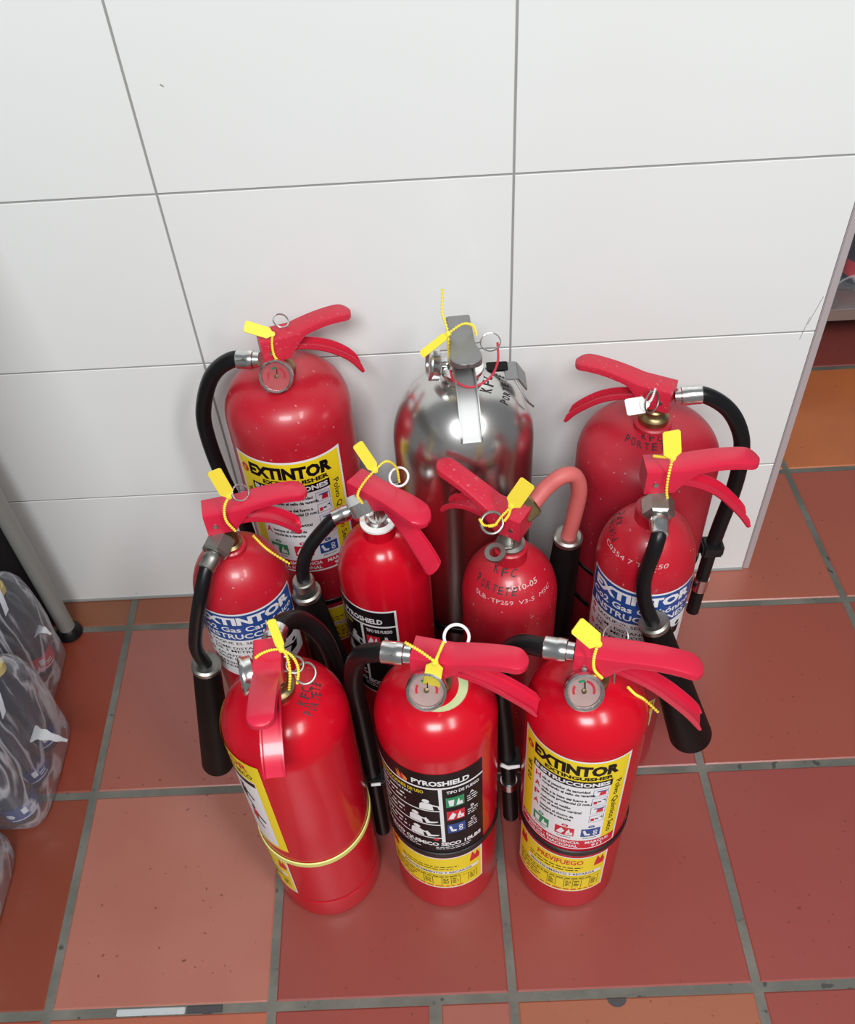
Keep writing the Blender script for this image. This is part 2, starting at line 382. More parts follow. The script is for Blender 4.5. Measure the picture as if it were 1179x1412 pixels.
def lever_geo(mb, X, L, zroot, ztip, m, wroot=.029, w=.027, arch=.004, back=-.019, depth=.032):
    """folded sheet lever: inverted channel, boxed over the valve, tapering skirts, round tip. +X outwards."""
    st = []
    N = 26
    for i in range(N + 1):
        t = i / N; x = back + (L - back) * t
        if i > N - 5:  # denser towards the round tip
            x = L - (L - st_x) * ((N - i) / 5) ** 1.0 if False else x
        st.append(x)
    rt = w / 2
    xs = [x for x in st if x < L - rt] + [L - rt + rt * sin(pi / 2 * k / 7) for k in range(8)]
    rows = []
    for x in xs:
        t = (x - back) / (L - back)
        u = max(0.0, (x - .022) / (L - .022))
        z = zroot + (ztip - zroot) * u + arch * sin(pi * min(1, u * .9)) - .004 * max(0, u - .75) ** 2 * 16 * (1 if arch else 0)
        ww = wroot + (w - wroot) * min(1, u * 2)
        half = ww / 2
        if x > L - rt: half = max(.0006, math.sqrt(max(0, rt * rt - (x - (L - rt)) ** 2)))
        dp = depth if x < .014 else max(.009, depth - (depth - .009) * min(1, ((x - .014) / .022)) ** .7)
        if x > L - rt: dp = .009 * (.5 + .5 * half / rt)
        bv = min(.0022, half * .5)
        rows.append([(x, -half, z - dp), (x, -half, z - bv), (x, -half + bv * .3, z - bv * .3), (x, -half + bv, z), (x, half - bv, z), (x, half - bv * .3, z - bv * .3), (x, half, z - bv), (x, half, z - dp)])
    v = [p for r in rows for p in r]; k = 8; f = []
    for i in range(len(rows) - 1):
        f += [(i * k + j, i * k + j + 1, (i + 1) * k + j + 1, (i + 1) * k + j) for j in range(k - 1)]
    # inner skin, a millimetre and a half inside
    o = len(v)
    for r in rows:
        for j, (x, y, z) in enumerate(r):
            s = 1 if y < 0 else -1
            hh = abs(r[0][1]); t = min(.0015, hh * .4)
            v.append((x - (t if x > L - .002 else 0), y + s * t, z - (0 if j in (0, 7) else t)))
    for i in range(len(rows) - 1):
        f += [(o + (i + 1) * k + j, o + (i + 1) * k + j + 1, o + i * k + j + 1, o + i * k + j) for j in range(k - 1)]
        for j in (0, 7):
            q = (i * k + j, (i + 1) * k + j, o + (i + 1) * k + j, o + i * k + j); f.append(q if j == 7 else q[::-1])
    f.append(tuple(range(k))[::-1])            # closed back of the box
    mb.add(v, f, m, X)
def handle_geo(mb, X, pts, m, w0=.014, w1=.022, rim=.007, tip='square'):
    """carry handle: channel with turned-up rims along pts in the (x, z) plane"""
    P = [(p.x, p.z) for p in spline([(a, 0, b) for a, b in pts], 7)]; n = len(P); v = []; f = []
    for i, (x, z) in enumerate(P):
        a, b = P[max(0, i - 1)], P[min(n - 1, i + 1)]; tx, tz = b[0] - a[0], b[1] - a[1]; l = math.hypot(tx, tz); nx, nz = -tz / l, tx / l
        u = i / (n - 1); hw = (w0 + (w1 - w0) * min(1, u * 1.6)) / 2; rm = rim * (1 if u < .9 else 1 - (u - .9) * 5)
        if tip == 'round' and u > .86: hw *= max(.25, math.sqrt(max(0, 1 - ((u - .86) / .14) ** 2 * .94)))
        sec = [(-hw, rm), (-hw, .001), (-hw + .0015, -.001), (hw - .0015, -.001), (hw, .001), (hw, rm), (hw - .0016, rm), (hw - .0018, .0012), (-hw + .0018, .0012), (-hw + .0016, rm)]
        v += [(x + nx * q, y, z + nz * q) for y, q in sec]
    k = 10
    for i in range(n - 1): f += [(i * k + j, i * k + (j + 1) % k, (i + 1) * k + (j + 1) % k, (i + 1) * k + j) for j in range(k)]
    f.append(tuple(range(k))[::-1]); f.append(tuple((n - 1) * k + j for j in range(k)))
    mb.add(v, f, m, X)
def hexnut(mb, p, d, r, l, m):
    X = align(p, d); mb.lathe([(r * .86, 0), (r, l * .12), (r, l * .88), (r * .86, l)], m, 6, X)
def ring_pts(c, nrm, r, n=28, ry=None):
    X = align(c, nrm); return [X @ Vector((r * cos(2 * pi * i / n), (ry or r) * sin(2 * pi * i / n), 0)) for i in range(n)]
def gauge(root, c, d, r=.019, depth=.016, face='dialface'):
    X = align(c, d)
    mb = MB(); mb.lathe([(.004, -.016), (.004, 0), (r * .8, 0), (r, .002), (r, .009), (r * 1.03, .010), (r * 1.03, .012), (r, .013), (r, depth), (r - .0015, depth + .001), (r - .0028, depth), (r - .0028, .008), (.0005, .008)], 'chrome', 40, X, cap1=False)
    g = mb.build('gauge', root)
    db = MB(); Y = X @ Matrix.Translation((0, 0, .0085)); db.lathe([(r - .003, 0), (r - .003, .0004), (.0003, .0004)], face, 32, Y)
    def arc(a0, a1, r0, r1, m, z=.0007):
        v = []; n = 8
        for i in range(n + 1):
            a = R(a0 + (a1 - a0) * i / n); v += [(r0 * cos(a), r0 * sin(a), z), (r1 * cos(a), r1 * sin(a), z)]
        db.add(v, [(2 * i, 2 * i + 2, 2 * i + 3, 2 * i + 1)[::-1] for i in range(n)], m, Y)
    arc(150, 200, .009, .0115, 'lred'); arc(85, 120, .009, .0115, 'lgreen'); arc(-20, 75, .009, .0115, 'lred')
    db.box((.001, .004, .0012), (.0012, .011, .0006), 'lblack', Y)
    db.lathe([(.0026, .0004), (.0026, .0022), (.001, .003)], 'oldbrass', 14, Y)
    db.build('dial', g)
    MB().lathe([(r - .003, depth - .0022), (r - .003, depth - .0012), (.0003, depth - .0008)], 'lens', 32, X).build('lens', g)
    return g
def seal(root, a, b, straps, m='yellow', w=.014, up=(0, 0, 1)):
    """flag plate from a (free end) to b (neck) with its beaded strap(s)"""
    a, b = Vector(a), Vector(b); ax = (b - a).normalized(); cam_d = Vector((.0, -.55, .83))
    nrm = (cam_d - ax * cam_d.dot(ax)).normalized(); sd = ax.cross(nrm); L = (b - a).length
    X = Matrix(((ax.x, sd.x, nrm.x, a.x), (ax.y, sd.y, nrm.y, a.y), (ax.z, sd.z, nrm.z, a.z), (0, 0, 0, 1)))
    h = w / 2; c = .0018
    poly = [(c, -h), (L * .84, -h), (L * .97, -h * .42), (L + .002, -h * .3), (L + .002, h * .3), (L * .97, h * .42), (L * .84, h), (c, h), (0, h - c), (0, -h + c)]
    mb = MB(); mb.prism(poly, .0014, m, X); mb.lathe([(.0030, -.0012), (.0030, .0028), (.0016, .0034)], m, 12, X @ Matrix.Translation((L, 0, 0)))
    t = mb.build('seal_tag', root)
    for s in straps:
        P = spline(s, 24); rr = [.00095 + (.00075 if (i % 4) < 2 else 0) for i in range(len(P))]
        MB().tube(P, rr, m, 8).build('seal_strap', t)
    return t
def hose(root, pts, rad, m='black', ferrule=None, name='hose', fm='chrome', fl=.022):
    P = spline(pts, 10); h = MB().tube(P, rad, m, 18).build(name, root)
    if ferrule:
        d = (P[0] - P[2]).normalized() if ferrule == 'start' else (P[-1] - P[-3]).normalized(); p = P[0] if ferrule == 'start' else P[-1]
        r = rad + .0014
        MB().lathe([(r - .001, -fl), (r, -fl + .001), (r, -fl * .45), (r + .0005, -fl * .4), (r + .0005, -fl * .2), (r, -.001), (r * .85, .0), (r * .8, .007)], fm, 24, align(p, d)).build('ferrule', h)
    return h
def strap(root, r, z, h=.011, m='black', tilt=0.0, taz=-90):
    n = 72; v = []
    for i in range(n):
        a = 2 * pi * i / n; dz = tilt * cos(a - R(taz))
        for rr, zz in ((r + .0006, -h / 2), (r + .0020, -h / 2 + .001), (r + .0020, h / 2 - .001), (r + .0006, h / 2)): v.append((rr * cos(a), rr * sin(a), z + zz + dz))
    f = []
    for i in range(n):
        j = (i + 1) % n; f += [(i * 4 + k, j * 4 + k, j * 4 + k + 1, i * 4 + k + 1) for k in range(3)]
    return MB().add(v, f, m).build('strap', root)
def horn(root, p0, p1, r0, r1, collar=True):
    p0, p1 = Vector(p0), Vector(p1); L = (p1 - p0).length; X = align(p0, p1 - p0)
    mb = MB(); mb.lathe([(r0 * .7, 0), (r0 * .93, .001), (r0, .008), (r0 + (r1 - r0) * .5, L * .5), (r1, L - .004), (r1 - .0008, L - .001), (r1 - .002, L), (r1 - .0035, L - .004), (r0 * .8, L * .3), (.001, L * .28)], 'hornblack', 40, X, cap1=False)
    h = mb.build('horn', root)
    rb = MB(); rb.lathe([(r0 * .55, -.003), (r0 * .9, -.004), (r0 * 1.07, -.002), (r0 * 1.07, .004), (r0 * .99, .005)], 'zinc', 32, X, cap1=False); rb.build('horn_ring', h)
    return h

# ------------------------------------------------------------------ the printed labels
def people_icon(sh, u, v, k, m, layer):
    """white figure holding an extinguisher"""
    sh.disc(u, v + .0105 * k, .0022 * k, m, layer, 10)
    sh.poly([(u - .0042 * k, v), (u + .0042 * k, v), (u + .0036 * k, v + .0065 * k), (u + .0022 * k, v + .0082 * k), (u - .0022 * k, v + .0082 * k), (u - .0036 * k, v + .0065 * k)], m, layer)
    sh.poly([(u + .003 * k, v + .0072 * k), (u + .0078 * k, v + .0052 * k), (u + .0082 * k, v + .0015 * k), (u + .0070 * k, v + .0012 * k), (u + .0066 * k, v + .0042 * k), (u + .0025 * k, v + .0055 * k)], m, layer)
def icon_a(sh, u, v, w, h, lay, frame=False):
    sh.rect(u, v, u + w, v + h, 'lgreen', lay); i = lay + 1
    sh.poly([(u + w * .12, v + h * .75), (u + w * .45, v + h * .75), (u + w * .40, v + h * .12), (u + w * .18, v + h * .12)], 'lwhite', i)
    sh.poly([(u + w * .55, v + h * .12), (u + w * .92, v + h * .12), (u + w * .88, v + h * .5), (u + w * .76, v + h * .42), (u + w * .70, v + h * .82), (u + w * .60, v + h * .45)], 'lwhite', i)
def icon_b(sh, u, v, w, h, lay):
    sh.rect(u, v, u + w, v + h, 'lred', lay); i = lay + 1
    sh.poly([(u + w * .06, v + h * .2), (u + w * .34, v + h * .12), (u + w * .52, v + h * .55), (u + w * .34, v + h * .85), (u + w * .22, v + h * .6)], 'lwhite', i)
    sh.poly([(u + w * .55, v + h * .12), (u + w * .94, v + h * .12), (u + w * .92, v + h * .5), (u + w * .80, v + h * .45), (u + w * .74, v + h * .9), (u + w * .62, v + h * .55)], 'lwhite', i)
    sh.disc(u + w * .72, v + h * .3, w * .05, 'lred', i + 1, 8)
def icon_c(sh, u, v, w, h, lay, bg=True):
    if bg: sh.rect(u, v, u + w, v + h, 'lblue', lay)
    i = lay + 1
    sh.poly([(u + w * .08, v + h * .75), (u + w * .2, v + h * .85), (u + w * .3, v + h * .4), (u + w * .5, v + h * .35), (u + w * .46, v + h * .15), (u + w * .2, v + h * .2)], 'lwhite', i)
    sh.disc(u + w * .74, v + h * .62, w * .12, 'lwhite', i, 10, h * .17); sh.disc(u + w * .74, v + h * .3, w * .12, 'lwhite', i, 10, h * .17)
    sh.disc(u + w * .74, v + h * .62, w * .06, 'lblue', i + 1, 8, h * .08); sh.disc(u + w * .74, v + h * .3, w * .06, 'lblue', i + 1, 8, h * .08)
def powder_label(root, r, az0, z0, W, H, size='10 LB.', name='label'):
    """yellow and white instructions label; all sizes as fractions of W and H"""
    sh = Sheet(cyl_map(r, az0, z0)); X = lambda a: a * W; Y = lambda b: b * H; rnd = random.Random(3)
    sh.rect(0, 0, W, H, 'lwhite', 0); b = W * .022
    sh.rect(b, Y(.115), W - b, H - b, 'lyellow', 1)
    sh.rect(X(.16), Y(.115), X(.84), Y(.775), 'lwhite', 2)
    sh.text('EXTINTOR', X(.52), Y(.865), Y(.086), 'lblack', 3, X(.74), anchor='c', bold=2.6)
    sh.text('EXTINGUISHER', X(.56), Y(.815), Y(.030), 'lblack', 3, X(.58), anchor='c', bold=2.2)
    sh.rect(X(.15), Y(.735), X(.85), Y(.800), 'lblack', 3)
    sh.text('INSTRUCCIONES', X(.50), Y(.750), Y(.036), 'lwhite', 4, X(.66), anchor='c', bold=2.0)
    sh.text('Polvo Químico Seco', X(.885), Y(.76), X(.055), 'lblack', 3, Y(.60), rot=-90, bold=.4)
    sh.text(size, X(.125), Y(.52), X(.055), 'lblack', 3, Y(.22), rot=90, bold=.6)
    sh.disc(X(.09), Y(.885), X(.042), 'lred', 3, 14, X(.050)); sh.text('E', X(.09), Y(.868), Y(.03), 'lyellow', 4, anchor='c', bold=.6)
    rows = [('H', 'ale el pasador de seguridad', 'rompiendo el sello de garantía'), ('A', 'cuda a la base del fuego a', 'distancia prudencial (3 mts.)'), ('P', 'resione el gatillo', 'con el extintor vertical'), ('A', 'banique el chorro de', 'izquierda a derecha')]
    for i, (c, t1, t2) in enumerate(rows):
        y = Y(.675 - i * .098)
        sh.text(c, X(.18), y - Y(.022), Y(.052), 'lred', 3, X(.060), bold=1.5)
        k = .0155 * W
        sh.text(t1, X(.255), y + Y(.004), Y(.024), 'lblack', 3, len(t1) * k, bold=1.8)
        sh.text(t2, X(.255), y - Y(.034), Y(.024), 'lblack', 3, len(t2) * k, bold=1.8)
        u0, v0 = X(.70), y - Y(.040); sh.frame(u0, v0, X(.83), v0 + Y(.078), W * .004, 'lblue', 3)
        if i in (0, 2): sh.poly([(u0 + X(.05), v0 + Y(.012)), (u0 + X(.11), v0 + Y(.012)), (u0 + X(.11), v0 + Y(.05)), (u0 + X(.06), v0 + Y(.055))], 'lred', 3); sh.rect(u0 + X(.03), v0 + Y(.052), u0 + X(.12), v0 + Y(.062), 'lblue', 4)
        else: sh.rect(u0 + X(.015), v0 + Y(.014), u0 + X(.045), v0 + Y(.045), 'lred', 3); sh.rect(u0 + X(.05), v0 + Y(.03), u0 + X(.08), v0 + Y(.042), 'lblack', 3); sh.poly([(u0 + X(.085), v0 + Y(.05)), (u0 + X(.115), v0 + Y(.06)), (u0 + X(.12), v0 + Y(.02)), (u0 + X(.11), v0 + Y(.045))], 'lblack', 3)
    for nm, u, fn, m in (('A', .19, icon_a, 'lgreen'), ('B', .42, icon_b, 'lred'), ('C', .65, icon_c, 'lblue')):
        fn(sh, X(u), Y(.165), X(.17), Y(.095), 3)
        sh.disc(X(u + .085), Y(.284), X(.030), m, 3, 12, Y(.016)); sh.text(nm, X(u + .085), Y(.276), Y(.018), 'lwhite', 4, anchor='c')
        sh.text(dict(A='Sólidos', B='Líquidos', C='Eléctricos')[nm], X(u + .085), Y(.140), Y(.015), 'lblack', 3, X(.12), anchor='c', bold=.4)
    sh.rect(b, b, W - b, Y(.115), 'lred', 2)
    sh.text('BOMBEROS - EMERGENCIA', X(.05), Y(.072), Y(.030), 'lwhite', 3, X(.60), bold=1.2)
    sh.text('POLICIA NACIONAL', X(.14), Y(.028), Y(.030), 'lwhite', 3, X(.50), bold=1.2)
    sh.text('MARQUE', X(.70), Y(.072), Y(.030), 'lwhite', 3, X(.22), bold=1.2); sh.text('911', X(.76), Y(.028), Y(.030), 'lwhite', 3, X(.10), bold=1.2)
    return sh.build(name, root)
def service_label(root, r, az0, z0, W, H, head=''):
    sh = Sheet(cyl_map(r, az0, z0)); rnd = random.Random(11); X = lambda a: a * W; Y = lambda b: b * H; b = W * .018
    sh.rect(0, 0, W, H, 'lwhite', 0); sh.rect(b, b, W - b, H - b, 'lyellow', 1)
    sh.text(head, X(.52), Y(.80), Y(.12), 'lred', 2, X(.46), anchor='c', bold=1.0)
    sh.poly([(X(.04), Y(.70)), (X(.14), Y(.70)), (X(.15), Y(.80)), (X(.12), Y(.95)), (X(.10), Y(.84)), (X(.07), Y(.97)), (X(.05), Y(.82))], 'lred', 2)
    sh.poly([(X(.86), Y(.70)), (X(.96), Y(.70)), (X(.97), Y(.80)), (X(.94), Y(.95)), (X(.92), Y(.84)), (X(.89), Y(.97)), (X(.87), Y(.82))], 'lred', 2)
    sh.lines(X(.20), Y(.70), X(.62), 2, Y(.07), Y(.022), 'lblack', 2, rnd)
    sh.rect(X(.18), Y(.49), X(.95), Y(.57), 'lwhite', 2)
    sh.text('MANTENIMIENTO Y RECARGA', X(.55), Y(.505), Y(.055), 'lblack', 3, X(.66), anchor='c', bold=.6)
    sh.rect(X(.05), Y(.44), X(.95), Y(.447), 'lblack', 2); sh.rect(X(.05), Y(.36), X(.95), Y(.367), 'lblack', 2)
    sh.lines(X(.06), Y(.385), X(.86), 1, Y(.06), Y(.022), 'lblack', 2, rnd)
    sh.lines(X(.06), Y(.29), X(.30), 3, Y(.065), Y(.024), 'lblack', 2, rnd)
    for k in range(7): sh.rect(X(.42 + .085 * k), Y(.12), X(.425 + .085 * k), Y(.36), 'lblack', 2)
    for k in (0, 2, 3, 5): sh.lines(X(.435 + .085 * k), Y(.30), X(.06), 4, Y(.045), Y(.022), 'lblack', 2, rnd)
    sh.lines(X(.06), Y(.055), X(.86), 1, Y(.05), Y(.030), 'lred', 2, rnd)
    return sh.build('service_label', root)
def black_label(root, r, az0, z0, W, H, border=False, kinds='ABC'):
    sh = Sheet(cyl_map(r, az0, z0)); X = lambda a: a * W; Y = lambda b: b * H; rnd = random.Random(5)
    if border: sh.rect(-.0028, -.0028, W + .0028, H + .0028, 'lwhite', -1)
    sh.rect(0, 0, W, H, 'lblack', 0)
    sh.text('PYROSHIELD', X(.64), Y(.875), Y(.050), 'lwhite', 2, X(.46), anchor='c', bold=1.8)
    for k, (a, c) in enumerate(((.28, 'lorange'), (.31, 'lred'), (.34, 'lorange'))):
        sh.poly([(X(a), Y(.86)), (X(a + .028), Y(.855)), (X(a + .034), Y(.89)), (X(a + .012), Y(.955 - .02 * k)), (X(a + .016), Y(.90)), (X(a - .012), Y(.93))], c, 1 + k)
    sh.rect(0, Y(.832), W, Y(.850), 'lwhite', 1)
    sh.rect(X(.615), Y(.165), X(.645), Y(.84), 'lwhite', 1)
    sh.text('INSTRUCCIONES DE USO', X(.06), Y(.775), Y(.034), 'lyellow', 2, X(.44), bold=1.1)
    sh.text('USE EXTINTOR PARA', X(.06), Y(.730), Y(.026), 'lwhite', 2, X(.34), bold=.8)
    for k in range(3):
        y = .585 - .175 * k
        people_icon(sh, X(.49 - (.08 if k else 0) + .02 * (k == 0)), Y(y), W / .125 * 1.75, 'lwhite', 2)
        sh.rect(X(.03), Y(y - .02), X(.615), Y(y - .008), 'lwhite', 1)
        sh.lines(X(.05), Y(y + .09), X(.30), 2, Y(.05), Y(.018), 'lwhite', 2, rnd)
        if k: sh.poly([(X(.50), Y(y + .0)), (X(.59), Y(y + .02)), (X(.60), Y(y + .035)), (X(.53), Y(y + .03)), (X(.50), Y(y + .075)), (X(.48), Y(y + .06))], 'lwhite', 2)
    sh.disc(X(.57), Y(.205), X(.025), 'lred', 2, 10)
    sh.text('TIPO DE FUEGO', X(.82), Y(.772), Y(.032), 'lwhite', 2, X(.28), anchor='c', bold=1.1)
    for k, (nm, fn) in enumerate([q for q in (('A', icon_a), ('B', icon_b), ('C', icon_c)) if q[0] in kinds]):
        y = Y(.61 - .165 * k); fn(sh, X(.67), y, X(.15), Y(.115), 1)
        sh.text(nm, X(.89), y + Y(.085), Y(.030), 'lwhite', 2, anchor='c', bold=1.0)
        sh.lines(X(.845), y + Y(.060), X(.10), 3, Y(.026), Y(.010), 'lwhite', 2, rnd)
    sh.text('POLVO QUIMICO SECO 10LBS', X(.51), Y(.118), Y(.042), 'lwhite', 2, X(.92), anchor='c', bold=2.0)
    sh.lines(X(.10), Y(.092), X(.36), 2, Y(.022), Y(.008), 'lwhite', 2, rnd); sh.lines(X(.56), Y(.092), X(.36), 2, Y(.022), Y(.008), 'lwhite', 2, rnd)
    return sh.build('label', root)
def gas_label(root, r, az0, z0, W, H):
    sh = Sheet(cyl_map(r, az0, z0)); X = lambda a: a * W; Y = lambda b: b * H
    sh.rect(0, 0, W, H, 'lwhite', 0); sh.rect(.0015, Y(.60), W - .0015, H - .003, 'lblue', 1)
    sh.text('EXTINTOR', X(.5), Y(.845), Y(.100), 'lwhite', 2, X(.88), anchor='c', bold=2.4)
    sh.text('Co2 Gas Carbónico', X(.5), Y(.735), Y(.070), 'lwhite', 2, X(.92), anchor='c', bold=.9)
    sh.text('INSTRUCCIONES', X(.5), Y(.630), Y(.070), 'lwhite', 2, X(.84), anchor='c', bold=1.0)
    rows = [('SAQUE EL SEGURO.', .535, 1), ('TOME DISTANCIA', .455, 2), ('DE 3 METROS.', .400, 0), ('APUNTE A LA', .320, 3), ('BASE DEL FUEGO.', .265, 0), ('PRESIONE LA', .185, 4), ('MANIJA.', .130, 0)]
    for t, y, n in rows:
        sh.text(t, X(.13), Y(y), Y(.036), 'lblack', 1, len(t) * W * .037, bold=.7)
        if n: sh.disc(X(.075), Y(y + .018), X(.026), 'lred', 1, 12, Y(.026)); sh.text(str(n), X(.075), Y(y + .005), Y(.026), 'lwhite', 2, anchor='c')
    for v in (.36, .12):
        sh.poly([(X(.80), Y(v)), (X(.90), Y(v)), (X(.92), Y(v + .10)), (X(.84), Y(v + .10))], 'lblack', 1); sh.disc(X(.88), Y(v + .14), X(.025), 'lblack', 1, 10, Y(.025))
        sh.poly([(X(.74), Y(v + .14)), (X(.84), Y(v + .085)), (X(.85), Y(v + .105)), (X(.75), Y(v + .155))], 'lblack', 1)
    return sh.build('label', root)
def edge_label(root, r, az1, z0, W, H):
    """label turned away to the left: yellow border, white field with dark figures; az1 is its right edge"""
    sh = Sheet(cyl_map(r, az1 - math.degrees(W / r), z0)); X = lambda a: a * W; Y = lambda b: b * H
    sh.rect(0, 0, W, H, 'lyellow', 0); sh.rect(X(.09), Y(.03), X(.91), Y(.80), 'lwhite', 1)
    sh.text('EXTINTOR', X(.5), Y(.905), Y(.062), 'lred', 2, X(.76), anchor='c', bold=1.2)
    sh.text('POLVO QUIMICO SECO', X(.5), Y(.835), Y(.045), 'lblack', 2, X(.80), anchor='c', bold=.6)
    sh.rect(X(.12), Y(.745), X(.90), Y(.79), 'lblack', 2)
    for k, (u, v) in enumerate(((.70, .55), (.74, .30), (.30, .5), (.28, .2))):
        sh.disc(X(u), Y(v + .13), X(.030), 'lblack', 2, 10); sh.poly([(X(u - .05), Y(v)), (X(u + .02), Y(v - .01)), (X(u + .045), Y(v + .10)), (X(u - .02), Y(v + .11))], 'lred' if k % 2 else 'lblack', 2)
        sh.poly([(X(u - .03), Y(v)), (X(u + .0), Y(v)), (X(u + .07), Y(v - .09)), (X(u + .05), Y(v - .095))], 'lblack', 2)
        sh.poly([(X(u + .03), Y(v + .09)), (X(u + .12), Y(v + .01)), (X(u + .10), Y(v - .005)), (X(u + .02), Y(v + .06))], 'lblack', 2)
    return sh.build('label', root)

# ------------------------------------------------------------------ the ten extinguishers
GRP = 'fire extinguishers gathered in front of the white tiled wall'
def ext(label, x, y): return empty('fire_extinguisher', (x, y, 0), label, 'fire extinguisher', GRP)
def tank(root, r, zs, zt, rn, m, p=2.4, q=2.0, seam=None, collar=.0):
    pr = body_profile(r, zs, zt, rn, p, q, seam); full = list(pr); z = pr[-1][1]
    if collar: full += [(rn, z + collar - .002), (rn - .002, z + collar)]
    MB().lathe(full, m, 96).build('tank', root, angle=40)
    return pr, z + collar
def valve(root, z0, h, m='oldbrass', r=.017):
    mb = MB(); mb.lathe([(r, 0), (r + .001, .002), (r + .001, .009), (r - .003, .011), (r - .005, .014), (r - .005, .02), (.011, .022), (.011, h)], m, 28, Matrix.Translation((0, 0, z0 - .001)))
    mb.box((0, 0, z0 + h * .62), (.022, .018, h * .7), m, bev=.002)
    return mb.build('valve', root)
def head(root, az, zl0, L, zl1, low, m='lever', **kw):
    """squeeze lever and carry handle pointing to azimuth az"""
    X = Matrix.Rotation(R(az), 4, 'Z')
    mb = MB(); lever_geo(mb, X, L, zl0, zl1, m, **kw); mb.tube([X @ Vector((-.008, -.0165, zl0 - .018)), X @ Vector((-.008, .0165, zl0 - .018))], .0028, 'zinc', 10)
    mb.build('squeeze_lever', root)
    hb = MB(); handle_geo(hb, X, low['pts'], m, **{k: v for k, v in low.items() if k != 'pts'}); hb.build('carry_handle', root)
def pin(root, c, nrm, r=.010, m='chrome', leg=None, rad=.0011):
    mb = MB(); mb.tube(ring_pts(c, nrm, r), rad, m, 8, closed=True)
    if leg: mb.tube([Vector(p) for p in leg], rad, m, 8)
    return mb.build('safety_pin', root)

# A: back left, big powder extinguisher ---------------------------------------------------------
def ext_a():
    r = .0815; e = ext('tall red extinguisher at back left with yellow instructions label, black hose looping left', -.160, -.098)
    pr, z = tank(e, r, .500, .560, .022, 'red_worn', 3.0, 2.2)
    valve(e, z, .045, 'oldbrass', .018)
    head(e, 18, .620, .098, .628, dict(pts=[(.012, .590), (.03, .592), (.06, .580), (.085, .560), (.102, .535)]), 'lever_worn', wroot=.030, arch=.005)
    gauge(e, (0, -.024, .574), (0.03, -.87, .5), .0205, face='dialred')
    hose(e, [(-.030, .0, .581), (-.060, .004, .579), (-.092, .012, .548), (-.116, .018, .490), (-.121, .018, .440), (-.116, .015, .370), (-.104, .010, .300), (-.098, .005, .22), (-.096, 0, .12)], .0105, ferrule='start')
    powder_label(e, r, -145, .264, R(107) * r, .216, '20 LB.')
    strap(e, r, .190); service_label(e, r, -125, .09, R(80) * r, .085)
    pin(e, (.010, .012, .628), (.4, -.3, .8), .0095)
    seal(e, (-.029, -.015, .642), (.002, -.015, .628), [[(.002, -.016, .628), (-.000, -.020, .615), (.001, -.021, .599), (.010, -.020, .586)]])
    return e
# B: stainless wet-chemical extinguisher --------------------------------------------------------
def ext_b():
    r = .0888; e = ext('polished stainless steel extinguisher at back centre against the wall', .0648, -.1505)
    pr, z = tank(e, r, .485, .578, .024, 'steel', 2.3)
    v = MB(); v.lathe([(.024, 0), (.026, .002), (.026, .006), (.022, .008), (.022, .016), (.026, .017), (.026, .022), (.018, .024), (.014, .05)], 'chrome', 32, Matrix.Translation((0, 0, z - .002)))
    v.box((0, .002, z + .036), (.020, .026, .036), 'chrome', bev=.002); v.build('valve', e)
    X = Matrix.Rotation(R(-86), 4, 'Z')
    mb = MB(); lever_geo(mb, X, .070, .646, .652, 'satin', wroot=.028, w=.036, arch=.0, back=-.030, depth=.020); mb.build('squeeze_lever', e)
    hb = MB(); handle_geo(hb, X, [(.012, .612), (.035, .606), (.060, .594), (.085, .572), (.096, .560)], 'satin', w0=.024, w1=.025, rim=.006); hb.build('carry_handle', e)
    gauge(e, (-.026, .0, .600), (-1, -.12, .15), .0195, .013)
    pin(e, (.034, -.002, .630), (-.1, -.45, .9), .0115, rad=.001, leg=[(.024, .0, .628), (-.014, .0, .628)])
    MB().tube(spline([(.042, -.004, .630), (.041, -.022, .616), (.030, -.040, .607), (.008, -.050, .604), (-.010, -.042, .608), (-.014, -.028, .612)], 8), .0014, 'redwire', 8).build('pin_wire', e)
    seal(e, (-.046, -.020, .630), (-.014, -.015, .654), [[(-.014, -.015, .655), (.002, -.012, .664), (.014, -.004, .655), (.018, .0, .640)], [(-.018, .020, .690), (-.020, .010, .667), (-.015, -.014, .656), (-.0145, -.012, .625), (-.012, -.012, .606)]], w=.009)
    bk = MB(); bk.box((.044, .026, .571), (.026, .018, .003), 'hornblack', Matrix.Translation((0, 0, 0)), .001)
    bk.box((.060, .018, .570), (.016, .034, .003), 'satin', None, .001)
    bk.box((.0, 0, 0), (.022, .034, .0025), 'satin', Matrix.Translation((.0730, .018, .5610)) @ Matrix.Rotation(R(58), 4, 'Y'), .0008)
    bk.tube(spline([(.064, .002, .569), (.072, -.006, .556), (.078, -.010, .545), (.0865, -.006, .532)], 6), .0014, 'satin', 8)
    bk.build('hanging_bracket', e)
    marker(e, pr, .485, [('KFC', -12, .042, 8, .013, .034), ('PORTETE', -6, .058, 10, .011, .052)])
    strap(e, r, .185, .012)
    return e
